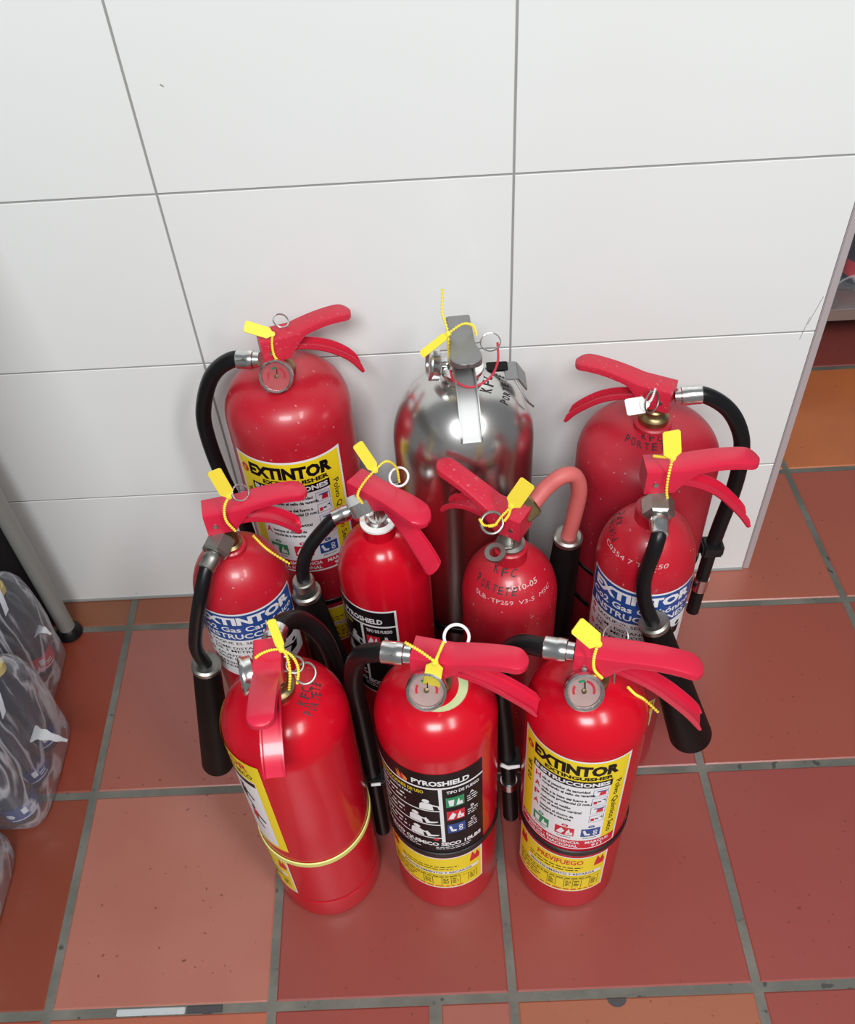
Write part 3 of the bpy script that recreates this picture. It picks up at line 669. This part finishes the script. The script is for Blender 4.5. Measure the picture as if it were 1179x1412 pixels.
# C: back right, stout red ----------------------------------------------------------------------
def ext_c():
    r = .0925; e = ext('stout dark red extinguisher at back right with white tag, black hose hanging on its right', .306, -.143)
    pr, z = tank(e, r, .422, .480, .024, 'red_dusty', 3.2, 2.3, collar=.008)
    valve(e, z, .045, 'oldbrass', .018)
    head(e, 152, .548, .108, .553, dict(pts=[(.012, .518), (.03, .518), (.065, .502), (.095, .475), (.112, .452)]), 'lever_worn', wroot=.030, arch=.005)
    hose(e, [(.027, -.006, .530), (.056, -.008, .531), (.090, -.008, .505), (.112, -.012, .465), (.119, -.016, .420), (.117, -.022, .370), (.110, -.026, .310), (.1045, -.030, .255)], .0105, ferrule='start', fl=.026)
    n = MB(); n.tube(spline([(.1045, -.030, .258), (.101, -.034, .20), (.096, -.042, .135)], 6), .0095, 'black', 18); nz = n.build('nozzle', e)
    MB().tube([(.1018, -.033, .203), (.0995, -.036, .180)], .0108, 'chrome', 20).build('nozzle_band', nz)
    cb = MB(); cb.box((.1045, -.030, .268), (.030, .026, .022), 'black', bev=.003); cb.box((.092, -.026, .262), (.02, .012, .012), 'black', bev=.002); cb.build('hose_clip', e)
    strap(e, r, .262, .009)
    strap(e, r, .190, .010)
    pin(e, (-.013, -.026, .540), (.55, -.6, .25), .0135, 'zinc', leg=[(-.013, -.016, .545), (-.013, .016, .545)])
    seal(e, (-.044, -.026, .533), (-.018, -.024, .535), [[(-.018, -.024, .536), (-.014, -.026, .545), (-.010, -.021, .557)]], 'whitetag', w=.021)
    marker(e, pr, .418, [('KFC', -100, .034, 0, .010, .030), ('PORTETE', -108, .052, 0, .011, .066)])
    return e
# D: left gas extinguisher ----------------------------------------------------------------------
def gas_head(e, z, paz, nut_m='zinc'):
    v = MB(); v.lathe([(.014, 0), (.015, .003), (.012, .006), (.012, .040)], 'oldbrass', 24, Matrix.Translation((0, 0, z - .001))); v.box((0, 0, z + .024), (.020, .020, .036), 'oldbrass', bev=.002)
    d = Vector((cos(R(paz)), sin(R(paz)), -.25)); hexnut(v, Vector((0, 0, z + .024)) + d * .008, d, .0175, .024, nut_m); v.build('valve', e)
    return Vector((0, 0, z + .024)) + d * .032, d
def ext_d():
    r = .060; e = ext('small red gas extinguisher at left, blue and white label, black horn along its left side', -.222, -.290)
    pr, z = tank(e, r, .378, .452, .019, 'red_worn', 2.2, collar=.008)
    p, d = gas_head(e, z, -112)
    head(e, 12, .524, .102, .524, dict(pts=[(.012, .494), (.03, .496), (.055, .488), (.075, .470), (.084, .456)], w0=.018, w1=.024, tip='round'), 'lever', arch=.005)
    hose(e, [p, p + d * .02, (-.030, -.066, .440), (-.046, -.066, .390), (-.058, -.066, .340), (-.054, -.066, .300)], .0085, ferrule='start', fm='zinc', name='discharge_pipe')
    horn(e, (-.054, -.066, .302), (-.092, -.066, .050), .0175, .0235)
    gas_label(e, r, -150, .262, R(140) * r, .134); sl = service_label(e, r, -140, .07, R(110) * r, .08)
    pin(e, (.026, .010, .532), (.3, -.5, .8), .0095, 'chrome')
    seal(e, (.013, -.018, .597), (.021, -.018, .556), [[(.021, -.018, .556), (.013, -.020, .540), (.011, -.021, .520), (.017, -.019, .500)], [(.034, -.012, .482), (.042, -.012, .464), (.050, -.010, .448), (.066, -.006, .422)]], w=.0155)
    return e
# E: centre left gas extinguisher ---------------------------------------------------------------
def ext_e():
    r = .060; e = ext('glossy red extinguisher left of centre in the middle row, black label on its left flank', -.046, -.255)
    pr, z = tank(e, r, .352, .430, .021, 'red', 2.2, collar=.020)
    MB().lathe([(.0215, 0), (.0225, .001), (.0225, .004), (.016, .0045)], 'whitetag', 28, Matrix.Translation((0, 0, z - .002)), cap0=False).build('thread_seal', e)
    v = MB(); v.lathe([(.015, 0), (.016, .004), (.012, .006), (.012, .046)], 'chrome', 24, Matrix.Translation((0, 0, z)));
    X = Matrix.Rotation(R(-40), 4, 'Z'); v.box((0, 0, z + .026), (.022, .020, .036), 'chrome', X, .002)
    d = Vector((-.82, -.25, -.22)).normalized(); hexnut(v, Vector((-.006, -.003, .484)), d, .0165, .026, 'chrome'); v.build('valve', e)
    X = Matrix.Rotation(R(-40), 4, 'Z')
    mb = MB(); lever_geo(mb, X, .082, .508, .500, 'lever', wroot=.030, w=.034, arch=.003, back=-.030, depth=.024); mb.build('squeeze_lever', e)
    hb = MB(); handle_geo(hb, X, [(.010, .488), (.03, .478), (.055, .455), (.078, .425), (.086, .410)], 'lever', w0=.016, w1=.026, rim=.004, tip='round'); hb.build('carry_handle', e)
    p = Vector((-.006, -.003, .484)) + d * .027
    hose(e, [p, p + d * .018, (-.062, -.022, .462), (-.083, -.032, .440), (-.095, -.040, .412), (-.097, -.042, .375)], .0085, ferrule='start', name='discharge_pipe')
    nb = MB(); nb.lathe([(.0125, -.016), (.014, -.014), (.014, -.002), (.0125, 0)], 'zinc', 24, align((-.097, -.042, .376), (0.05, 0, -1))); nb.build('pipe_collar', e)
    horn(e, (-.097, -.042, .366), (-.078, -.040, .120), .0175, .027)
    black_label(e, r, -79 - math.degrees(.125 / r), .148, .125, .190, True, 'BC')
    pin(e, (.030, .012, .508), (-.2, -.5, .85), .0115, 'whitering', rad=.0015)
    seal(e, (-.012, -.004, .580), (.005, -.010, .543), [[(.005, -.010, .543), (-.008, -.020, .534), (-.017, -.024, .518), (-.014, -.018, .498)], [(.005, -.010, .543), (.018, 0, .546), (.028, .010, .526), (.030, .012, .500)]], w=.013)
    return e
# F: centre right gas extinguisher --------------------------------------------------------------
def ext_f():
    r = .060; e = ext('scuffed red extinguisher right of centre in the middle row with faded pink hose', .113, -.298)
    pr, z = tank(e, r, .352, .422, .0205, 'red_worn', 2.2, collar=.020)
    v = MB(); v.lathe([(.0165, 0), (.0175, .002), (.0175, .005), (.013, .007), (.013, .044)], 'zinc', 24, Matrix.Translation((0, 0, z))); v.box((0, 0, z + .026), (.022, .020, .034), 'zinc', Matrix.Rotation(R(138), 4, 'Z'), .002)
    hexnut(v, Vector((.010, .006, .485)), Vector((.8, .45, .35)), .0165, .022, 'oldbrass'); v.build('valve', e)
    # eyelet plate on the valve
    eb = MB(); c = Vector((-.020, -.026, .455)); n = 24; X = align(c, (-.15, -.2, 1)); vv = []
    for i in range(n):
        a = 2 * pi * i / n
        for rr, zz in ((.0068, 0), (.0125, 0), (.0125, .0035), (.0068, .0035)): vv.append((rr * cos(a), rr * sin(a), zz))
    eb.add(vv, [(i * 4 + k, ((i + 1) % n) * 4 + k, ((i + 1) % n) * 4 + (k + 1) % 4, i * 4 + (k + 1) % 4) for i in range(n) for k in range(4)], 'zinc', X)
    eb.box((-.008, -.012, .4555), (.018, .018, .004), 'zinc', Matrix.Identity(4), .001); eb.build('eyelet', e)
    head(e, 147, .502, .098, .536, dict(pts=[(.014, .470), (.032, .478), (.056, .480), (.076, .472), (.089, .459)], w0=.020, w1=.021), 'lever_worn', arch=.003, wroot=.031)
    p = Vector((.010, .006, .485)) + Vector((.8, .45, .35)).normalized() * .02
    hose(e, [p, (.042, .026, .506), (.060, .032, .518), (.076, .038, .512), (.084, .040, .485), (.081, .040, .440), (.076, .040, .400)], .0098, 'pinkhose')
    horn(e, (.076, .040, .402), (.068, .046, .175), .0175, .024)
    pin(e, (-.024, -.022, .504), (-.25, -.55, .8), .0125, 'zinc', rad=.0017)
    seal(e, (.016, -.016, .561), (-.002, -.017, .525), [[(-.002, -.018, .525), (-.013, -.022, .514), (-.021, -.024, .502), (-.028, -.024, .500)], [(-.002, -.017, .525), (-.005, -.021, .515), (-.010, -.022, .506)], [(-.038, -.02, .509), (-.032, -.022, .500), (-.018, -.024, .503)]], w=.019)
    marker(e, pr, .352, [('KFC', -108, .034, 0, .011, .032), ('PORTETE', -120, .047, 0, .010, .058)])
    sh = Sheet(dome_map(pr, .352, -88, .0525, 0), .003); sh.text('5LB  TP259  V3-5  MSC', 0, 0, .0052, 'stamp', 0, .105, anchor='c', bold=0); sh.build('stamped_text', e)
    sh = Sheet(dome_map(pr, .352, -72, .044, 0), .003); sh.text('2010-05', 0, 0, .0065, 'stamp', 0, .040, anchor='c', bold=.3); sh.build('stamped_text', e)
    return e
# G: right gas extinguisher ---------------------------------------------------------------------
def ext_g():
    r = .0575; e = ext('slim red gas extinguisher at right, blue and white label, black horn crossing its front', .270, -.322)
    pr, z = tank(e, r, .432, .506, .0205, 'red_worn', 2.2, collar=.018)
    p, d = gas_head(e, z, -97)
    head(e, 0, .588, .102, .590, dict(pts=[(.012, .556), (.03, .558), (.062, .542), (.090, .512), (.107, .488)]), 'lever', arch=.005)
    hose(e, [p, p + d * .016, (-.010, -.058, .518), (-.018, -.066, .475), (-.014, -.072, .440), (-.001, -.078, .405)], .0085, ferrule='start', fm='chrome', name='discharge_pipe')
    horn(e, (-.001, -.078, .408), (.074, -.094, .175), .0165, .0275)
    gas_label(e, r, -176, .285, R(146) * r, .150); service_label(e, r, -130, .125, R(76) * r, .07)
    seal(e, (.001, -.004, .637), (.004, -.015, .609), [[(.004, -.016, .609), (.002, -.020, .588), (.003, -.021, .564), (.010, -.019, .540)], [(.004, -.015, .609), (-.006, -.010, .606), (-.012, -.004, .602)]], w=.0185)
    pin(e, (.018, .012, .574), (0, -.9, .3), .008, 'zinc', leg=[(.018, -.018, .560), (.018, .016, .560)])
    marker(e, pr, .432, [('KFC', 160, .033, 178, .008, .022), ('PORTETE', 170, .043, 176, .009, .044)])
    sh = Sheet(dome_map(pr, .432, -125, .050, 0), .003); sh.text('C0354 7 TP 250', 0, 0, .0055, 'stamp', 0, .085, anchor='c', bold=0); sh.build('stamped_text', e)
    return e
# H: front left powder extinguisher -------------------------------------------------------------
def ext_h():
    r = .0695; e = ext('red extinguisher at front left with yellow rubber band around it, label facing left', -.147, -.497)
    pr, z = tank(e, r, .402, .458, .020, 'red', 2.5, seam=.055)
    valve(e, z, .045, 'oldbrass', .018)
    head(e, -86, .522, .096, .548, dict(pts=[(.014, .492), (.03, .494), (.06, .488), (.085, .474), (.100, .458)], w0=.020, w1=.022), 'lever', arch=.005)
    gauge(e, (-.014, -.012, .506), (-.95, -.28, .10), .0195, .013)
    edge_label(e, r, -109, .205, .125, .208); service_label(e, r, -117 - math.degrees(.12 / r), .070, .12, .097)
    strap(e, r, .180, .010, 'yelband', -.004, -84)
    pin(e, (.036, -.010, .500), (-.1, -.5, .85), .0105, 'zinc', leg=[(.026, -.008, .500), (-.016, -.004, .502)], rad=.0013)
    pin(e, (.026, -.004, .507), (.2, -.4, .9), .0085, 'zinc', rad=.0013)
    seal(e, (.010, .012, .563), (.016, .000, .530), [[(.016, 0, .530), (.002, -.002, .530), (-.012, -.004, .520), (-.017, -.010, .502)], [(.016, 0, .530), (.021, -.006, .524), (.022, -.014, .508), (.018, -.019, .486)], [(.016, 0, .530), (.026, -.004, .521), (.030, -.010, .508), (.027, -.016, .492)]], w=.009)
    hose(e, [(0, .024, .505), (.006, .052, .500), (.022, .078, .470), (.040, .086, .420), (.046, .086, .34), (.045, .083, .2), (.04, .081, .1)], .0105, ferrule='start')
    marker(e, pr, .402, [('KFC', -14, .036, 4, .010, .026), ('PORTETE', -12, .048, 4, .010, .042)])
    return e
# I: front centre powder extinguisher -----------------------------------------------------------
def ext_i():
    r = .0675; e = ext('red extinguisher at front centre with a black label above a yellow one', .016, -.495)
    pr, z = tank(e, r, .400, .452, .020, 'red', 2.5)
    MB().lathe([(.032, 0), (.032, .004), (.018, .005)], 'olive', 36, Matrix.Translation((.004, 0, z - .006)), cap0=False).build('collar', e)
    valve(e, z, .045, 'oldbrass', .018)
    head(e, -15, .514, .098, .524, dict(pts=[(.012, .484), (.03, .484), (.06, .475), (.09, .456), (.109, .440)]), 'lever', arch=.005)
    gauge(e, (-.006, -.024, .484), (-.04, -.80, .6), .0200)
    hose(e, [(-.027, .004, .502), (-.052, .010, .499), (-.077, .022, .474), (-.089, .032, .415), (-.089, .036, .340), (-.088, .036, .260), (-.088, .036, .200)], .0105, ferrule='start', fl=.024)
    n = MB(); n.tube([(-.088, .036, .205), (-.0885, .036, .030)], [.0085, .010], 'black', 18); nz = n.build('nozzle', e)
    cl = MB(); cl.box((-.083, .035, .188), (.020, .020, .010), 'black', bev=.002); cl.tube([(-.090, .0225, .189), (-.078, .0225, .190)], .0022, 'whitering', 8); cl.build('hose_clip', e)
    black_label(e, r, -165, .182, R(119) * r, .200); service_label(e, r, -165, .076, R(117) * r, .092)
    strap(e, r, .178, .012)
    pin(e, (.026, .012, .516), (0, -.6, .8), .0125, 'whitering', rad=.0017)
    seal(e, (-.002, -.028, .488), (.004, -.022, .524), [[(.004, -.022, .524), (.008, -.020, .536), (.013, -.006, .534)], [(.004, -.022, .524), (-.010, -.020, .541), (-.023, -.020, .556)]], w=.017)
    return e
# J: front right powder extinguisher ------------------------------------------------------------
def ext_j():
    r = .066; e = ext('red extinguisher at front right with white and yellow instructions label and black strap', .178, -.503)
    pr, z = tank(e, r, .402, .458, .020, 'red', 2.5)
    valve(e, z, .045, 'oldbrass', .018)
    head(e, -14, .518, .106, .510, dict(pts=[(.012, .486), (.03, .484), (.062, .468), (.095, .438), (.116, .412)]), 'lever', arch=.005)
    gauge(e, (-.013, -.024, .482), (-.03, -.80, .6), .0195)
    hose(e, [(-.026, .004, .506), (-.050, .012, .503), (-.072, .030, .484), (-.086, .043, .440), (-.088, .045, .370), (-.083, .040, .300), (-.080, .034, .240)], .0105, ferrule='start', fl=.024)
    n = MB(); n.tube([(-.080, .034, .245), (-.073, .034, .080)], [.0085, .0105], 'black', 18); nz = n.build('nozzle', e)
    MB().tube([(-.0773, .034, .180), (-.0765, .034, .165)], .0108, 'chrome', 20).build('nozzle_band', nz)
    cl = MB(); cl.box((-.0755, .034, .238), (.022, .024, .012), 'black', bev=.002); cl.tube([(-.089, .022, .243), (-.080, .020, .238), (-.066, .022, .238)], .0026, 'whitering', 8); cl.build('hose_clip', e)
    powder_label(e, r, -167, .194, R(114) * r, .212); service_label(e, r, -168, .064, R(111) * r, .104, 'PREVIFUEGO')
    strap(e, r, .186, .012, 'black', -.004, -90)
    pin(e, (.022, .012, .516), (0, -.7, .7), .0125, 'chrome', leg=[(.018, -.017, .500), (.018, -.022, .484)])
    seal(e, (-.024, -.010, .569), (-.002, -.016, .545), [[(-.002, -.016, .545), (-.005, -.020, .527), (-.003, -.021, .508), (.006, -.019, .490)], [(.036, -.014, .462), (.045, -.014, .448), (.056, -.012, .434), (.074, -.010, .405)]], w=.018)
    return e
for fn in (ext_a, ext_b, ext_c, ext_d, ext_e, ext_f, ext_g, ext_h, ext_i, ext_j): fn()

# ------------------------------------------------------------------ steel table at the left edge, dark panel under it
def table():
    t = empty('steel_table', (-.622, -.060, 0), 'grey steel table whose black-footed leg stands beside the white wall at left', 'table')
    def leg(x, y):
        l = MB(); l.lathe([(.0135, .02), (.0135, .872)], 'legsteel', 32, Matrix.Translation((x, y, 0))); lo = l.build('leg', t)
        f = MB(); f.lathe([(.020, 0), (.022, .003), (.020, .012), (.012, .020), (.012, .026)], 'black', 24, Matrix.Translation((x, y, 0))); f.build('foot', lo)
    for x, y in ((0.005, -.012), (0.005, -.95), (-.62, -.012), (-.62, -.95)): leg(x, y)
    tp = MB(); tp.box((-.255, -.48, .885), (.75, 1.06, .03), 'tablesteel', bev=.003); tp.build('tabletop', t)  # unseen top, its edges extended to shade the floor at left
    c = MB(); c.box((-.915, -.031, .215), (.55, .044, .43), 'darkbox', bev=.004)  # plain dark panel put in to fill the black area behind the leg
    tag(c.build('dark_panel'), 'dark panel filling the black area behind the steel table leg', 'panel')
table()

# ------------------------------------------------------------------ wrapped bottles on the floor at left
def bottle(x, y, label, capm='cap', h=.215, r=.0315, group=None, z=0, lab='navy'):
    b = empty('bottle', (x, y, z), label, 'bottle', group)
    mb = MB(); mb.lathe([(r * .5, .002), (r * .8, 0), (r, .008), (r, .055), (r * .93, .075), (r, .095), (r, .125), (r * .86, .152), (r * .5, .178), (.0125, .190), (.0125, h - .016)], 'cola', 36); mb.build('body', b)
    c = MB(); c.lathe([(.0150, 0), (.0152, .002), (.0152, .014), (.0135, .016)], capm, 28, Matrix.Translation((0, 0, h - .016))); c.build('cap', b)
    l = MB(); l.lathe([(r + .0004, .018), (r + .0004, .052)], lab, 36, cap0=False, cap1=False)
    sh = Sheet(cyl_map(r + .0006, -75, .020)); sh.rect(.010, .012, .018, .026, 'lwhite', 0); sh.rect(-.01, 0.001, .034, .003, 'lwhite', 0); sh.rect(.020, .008, .032, .010, 'lwhite', 0); sh.rect(.020, .013, .032, .015, 'lwhite', 0); sh.disc(-.008, .014, .006, 'lwhite', 0)
    lo = l.build('label', b); sh.build('label_print', lo)
    return b
def film(name, x0, x1, y0, y1, h, label, seed, cat='plastic wrap', z0=0.0):
    cx, cy = (x0 + x1) / 2, (y0 + y1) / 2; hx, hy = (x1 - x0) / 2, (y1 - y0) / 2
    mb = MB(); n = 64; rows = []
    for k, (zz, sc) in enumerate([(.001, .90), (.008, .985), (.03, 1.0), (.06, 1.0), (.09, 1.02), (.12, 1.03), (.145, 1.0), (.165, .97), (.185, .90), (.20, .80), (.212, .68), (.222, .50), (.228, .30), (.231, .08)]):
        for i in range(n):
            a = 2 * pi * i / n; c, s = cos(a), sin(a); e = .45
            px = math.copysign(abs(c) ** e, c) * hx * sc; py = math.copysign(abs(s) ** e, s) * hy * sc
            d = noise.noise(Vector((px * 28 + seed, py * 28, zz * 28))) * .0055 + noise.noise(Vector((px * 70, py * 70 + seed, zz * 50))) * .003
            kz = 1.0 if .01 < zz else 0.0
            rows.append((px * (1 + d * 9 * kz), py * (1 + d * 7 * kz), zz * h / .231 + d * kz * .4))
    L = 14
    f = [(j * n + i, j * n + (i + 1) % n, (j + 1) * n + (i + 1) % n, (j + 1) * n + i) for j in range(L - 1) for i in range(n)] + [tuple((L - 1) * n + i for i in range(n))]
    mb.add(rows, f, 'film'); o = mb.build(name, None, 60); o.location = (cx, cy, z0)
    return tag(o, label, cat, 'plastic wraps around packs of bottles')
def packs():
    g = 'bottles inside the plastic wraps on the floor'
    w1 = film('plastic_wrap', -.698, -.608, -.236, -.099, .252, 'rear wrinkled clear wrap of bottles on the floor, nearest the table leg', 1.7)
    w2 = film('plastic_wrap', -.655, -.565, -.427, -.244, .252, 'middle wrinkled clear wrap of bottles on the floor, with torn handle sticking out', 5.1)
    w3 = film('plastic_wrap', -.680, -.596, -.640, -.446, .252, 'front clear wrap of bottles, only its edge in the bottom left of the picture', 9.4)
    for wx, yy, nm, cs, lm in ((-.650, (-.136, -.198), 'rear', ('cap', 'capbeige', 'cap'), 'lred'), (-.609, (-.278, -.336, -.392), 'middle', ('cap', 'capbeige', 'cap'), 'navy'), (-.640, (-.482, -.545, -.604), 'front', ('cap', 'cap', 'cap'), 'navy')):
        for y, c, pos in zip(yy, cs, ('farthest from the camera', 'in the middle', 'nearest the camera') if len(yy) == 3 else ('farthest from the camera', 'nearest the camera')):
            bottle(wx, y, f'dark bottle {pos} inside the {nm} plastic wrap on the floor', c, r=.0272, group=g, lab=lm)
    # torn corners, handles and paper tags of the wraps
    def ribbon(name, parent, pts, wd, m, off, label=None):
        P = spline(pts, 6); mb = MB(); v = []
        for i, p in enumerate(P):
            q = wd * (1 - .85 * (i / (len(P) - 1)) ** .8) * (1 + .14 * sin(i * 1.1)) if m == 'film' else wd
            v += [p + Vector((0, q, 0)), p + Vector((0, -q, .001)), p + Vector((.0012, q, .0012)), p + Vector((.0012, -q, .0022))]
        f = []
        for i in range(len(P) - 1):
            a, b = i * 4, (i + 1) * 4; f += [(a, a + 1, b + 1, b), (a + 2, b + 2, b + 3, a + 3), (a, b, b + 2, a + 2), (a + 1, a + 3, b + 3, b + 1)]
        f += [(0, 2, 3, 1), (len(v) - 4, len(v) - 3, len(v) - 1, len(v) - 2)]
        mb.add([q - off for q in v], f, 'filmwhite' if m == 'film' else m); o = mb.build(name, parent)
        if label: o['label'] = label
    o1, o2 = w1.location.copy(), w2.location.copy()
    ribbon('torn_handle', w2, [(-.562, -.345, .135), (-.545, -.350, .140), (-.528, -.352, .132), (-.516, -.350, .120)], .013, 'film', o2)
    ribbon('torn_handle', w1, [(-.612, -.155, .120), (-.598, -.158, .128), (-.588, -.160, .118)], .012, 'film', o1)
    ribbon('paper_tag', w1, [(-.636, -.150, .226), (-.626, -.166, .215), (-.621, -.178, .200)], .006, 'paper', o1, 'white paper tag')
    ribbon('paper_tag', w2, [(-.588, -.322, .226), (-.580, -.338, .214), (-.576, -.352, .198)], .006, 'paper', o2, 'white paper tag')
packs()

# ------------------------------------------------------------------ low steel shelf with wrapped goods beyond the wall end
def shelf():
    y0 = .525; s = empty('low_steel_shelf', (.66, y0, 0), 'low grey steel shelf on the floor beyond the right end of the wall', 'shelf')
    d = MB(); d.box((.45, .30, .153), (.96, .60, .004), 'tablesteel'); d.build('deck', s)
    l = MB(); l.box((.45, 0, .142), (.96, .003, .028), 'tablesteel', bev=.001); l.build('front_lip', s)
    for x, y in ((.0, .02), (.90, .02), (.0, .58), (.90, .58)):
        q = MB(); q.box((x, y, .0755), (.03, .03, .151), 'tablesteel', bev=.002); q.build('leg', s)
    w4 = film('plastic_wrap', .785, 1.16, y0 + .055, y0 + .26, .252, 'clear wrap of dark bottles on the low steel shelf at the right edge', 3.3, z0=.155)
    for i, x in enumerate((.845, .912, .979)):
        bottle(x, y0 + .105, ('left-hand', 'second', 'third')[i] + ' dark bottle in the wrap on the low steel shelf', 'cap', group='bottles wrapped on the low steel shelf', z=.1552, lab='lred')
shelf()
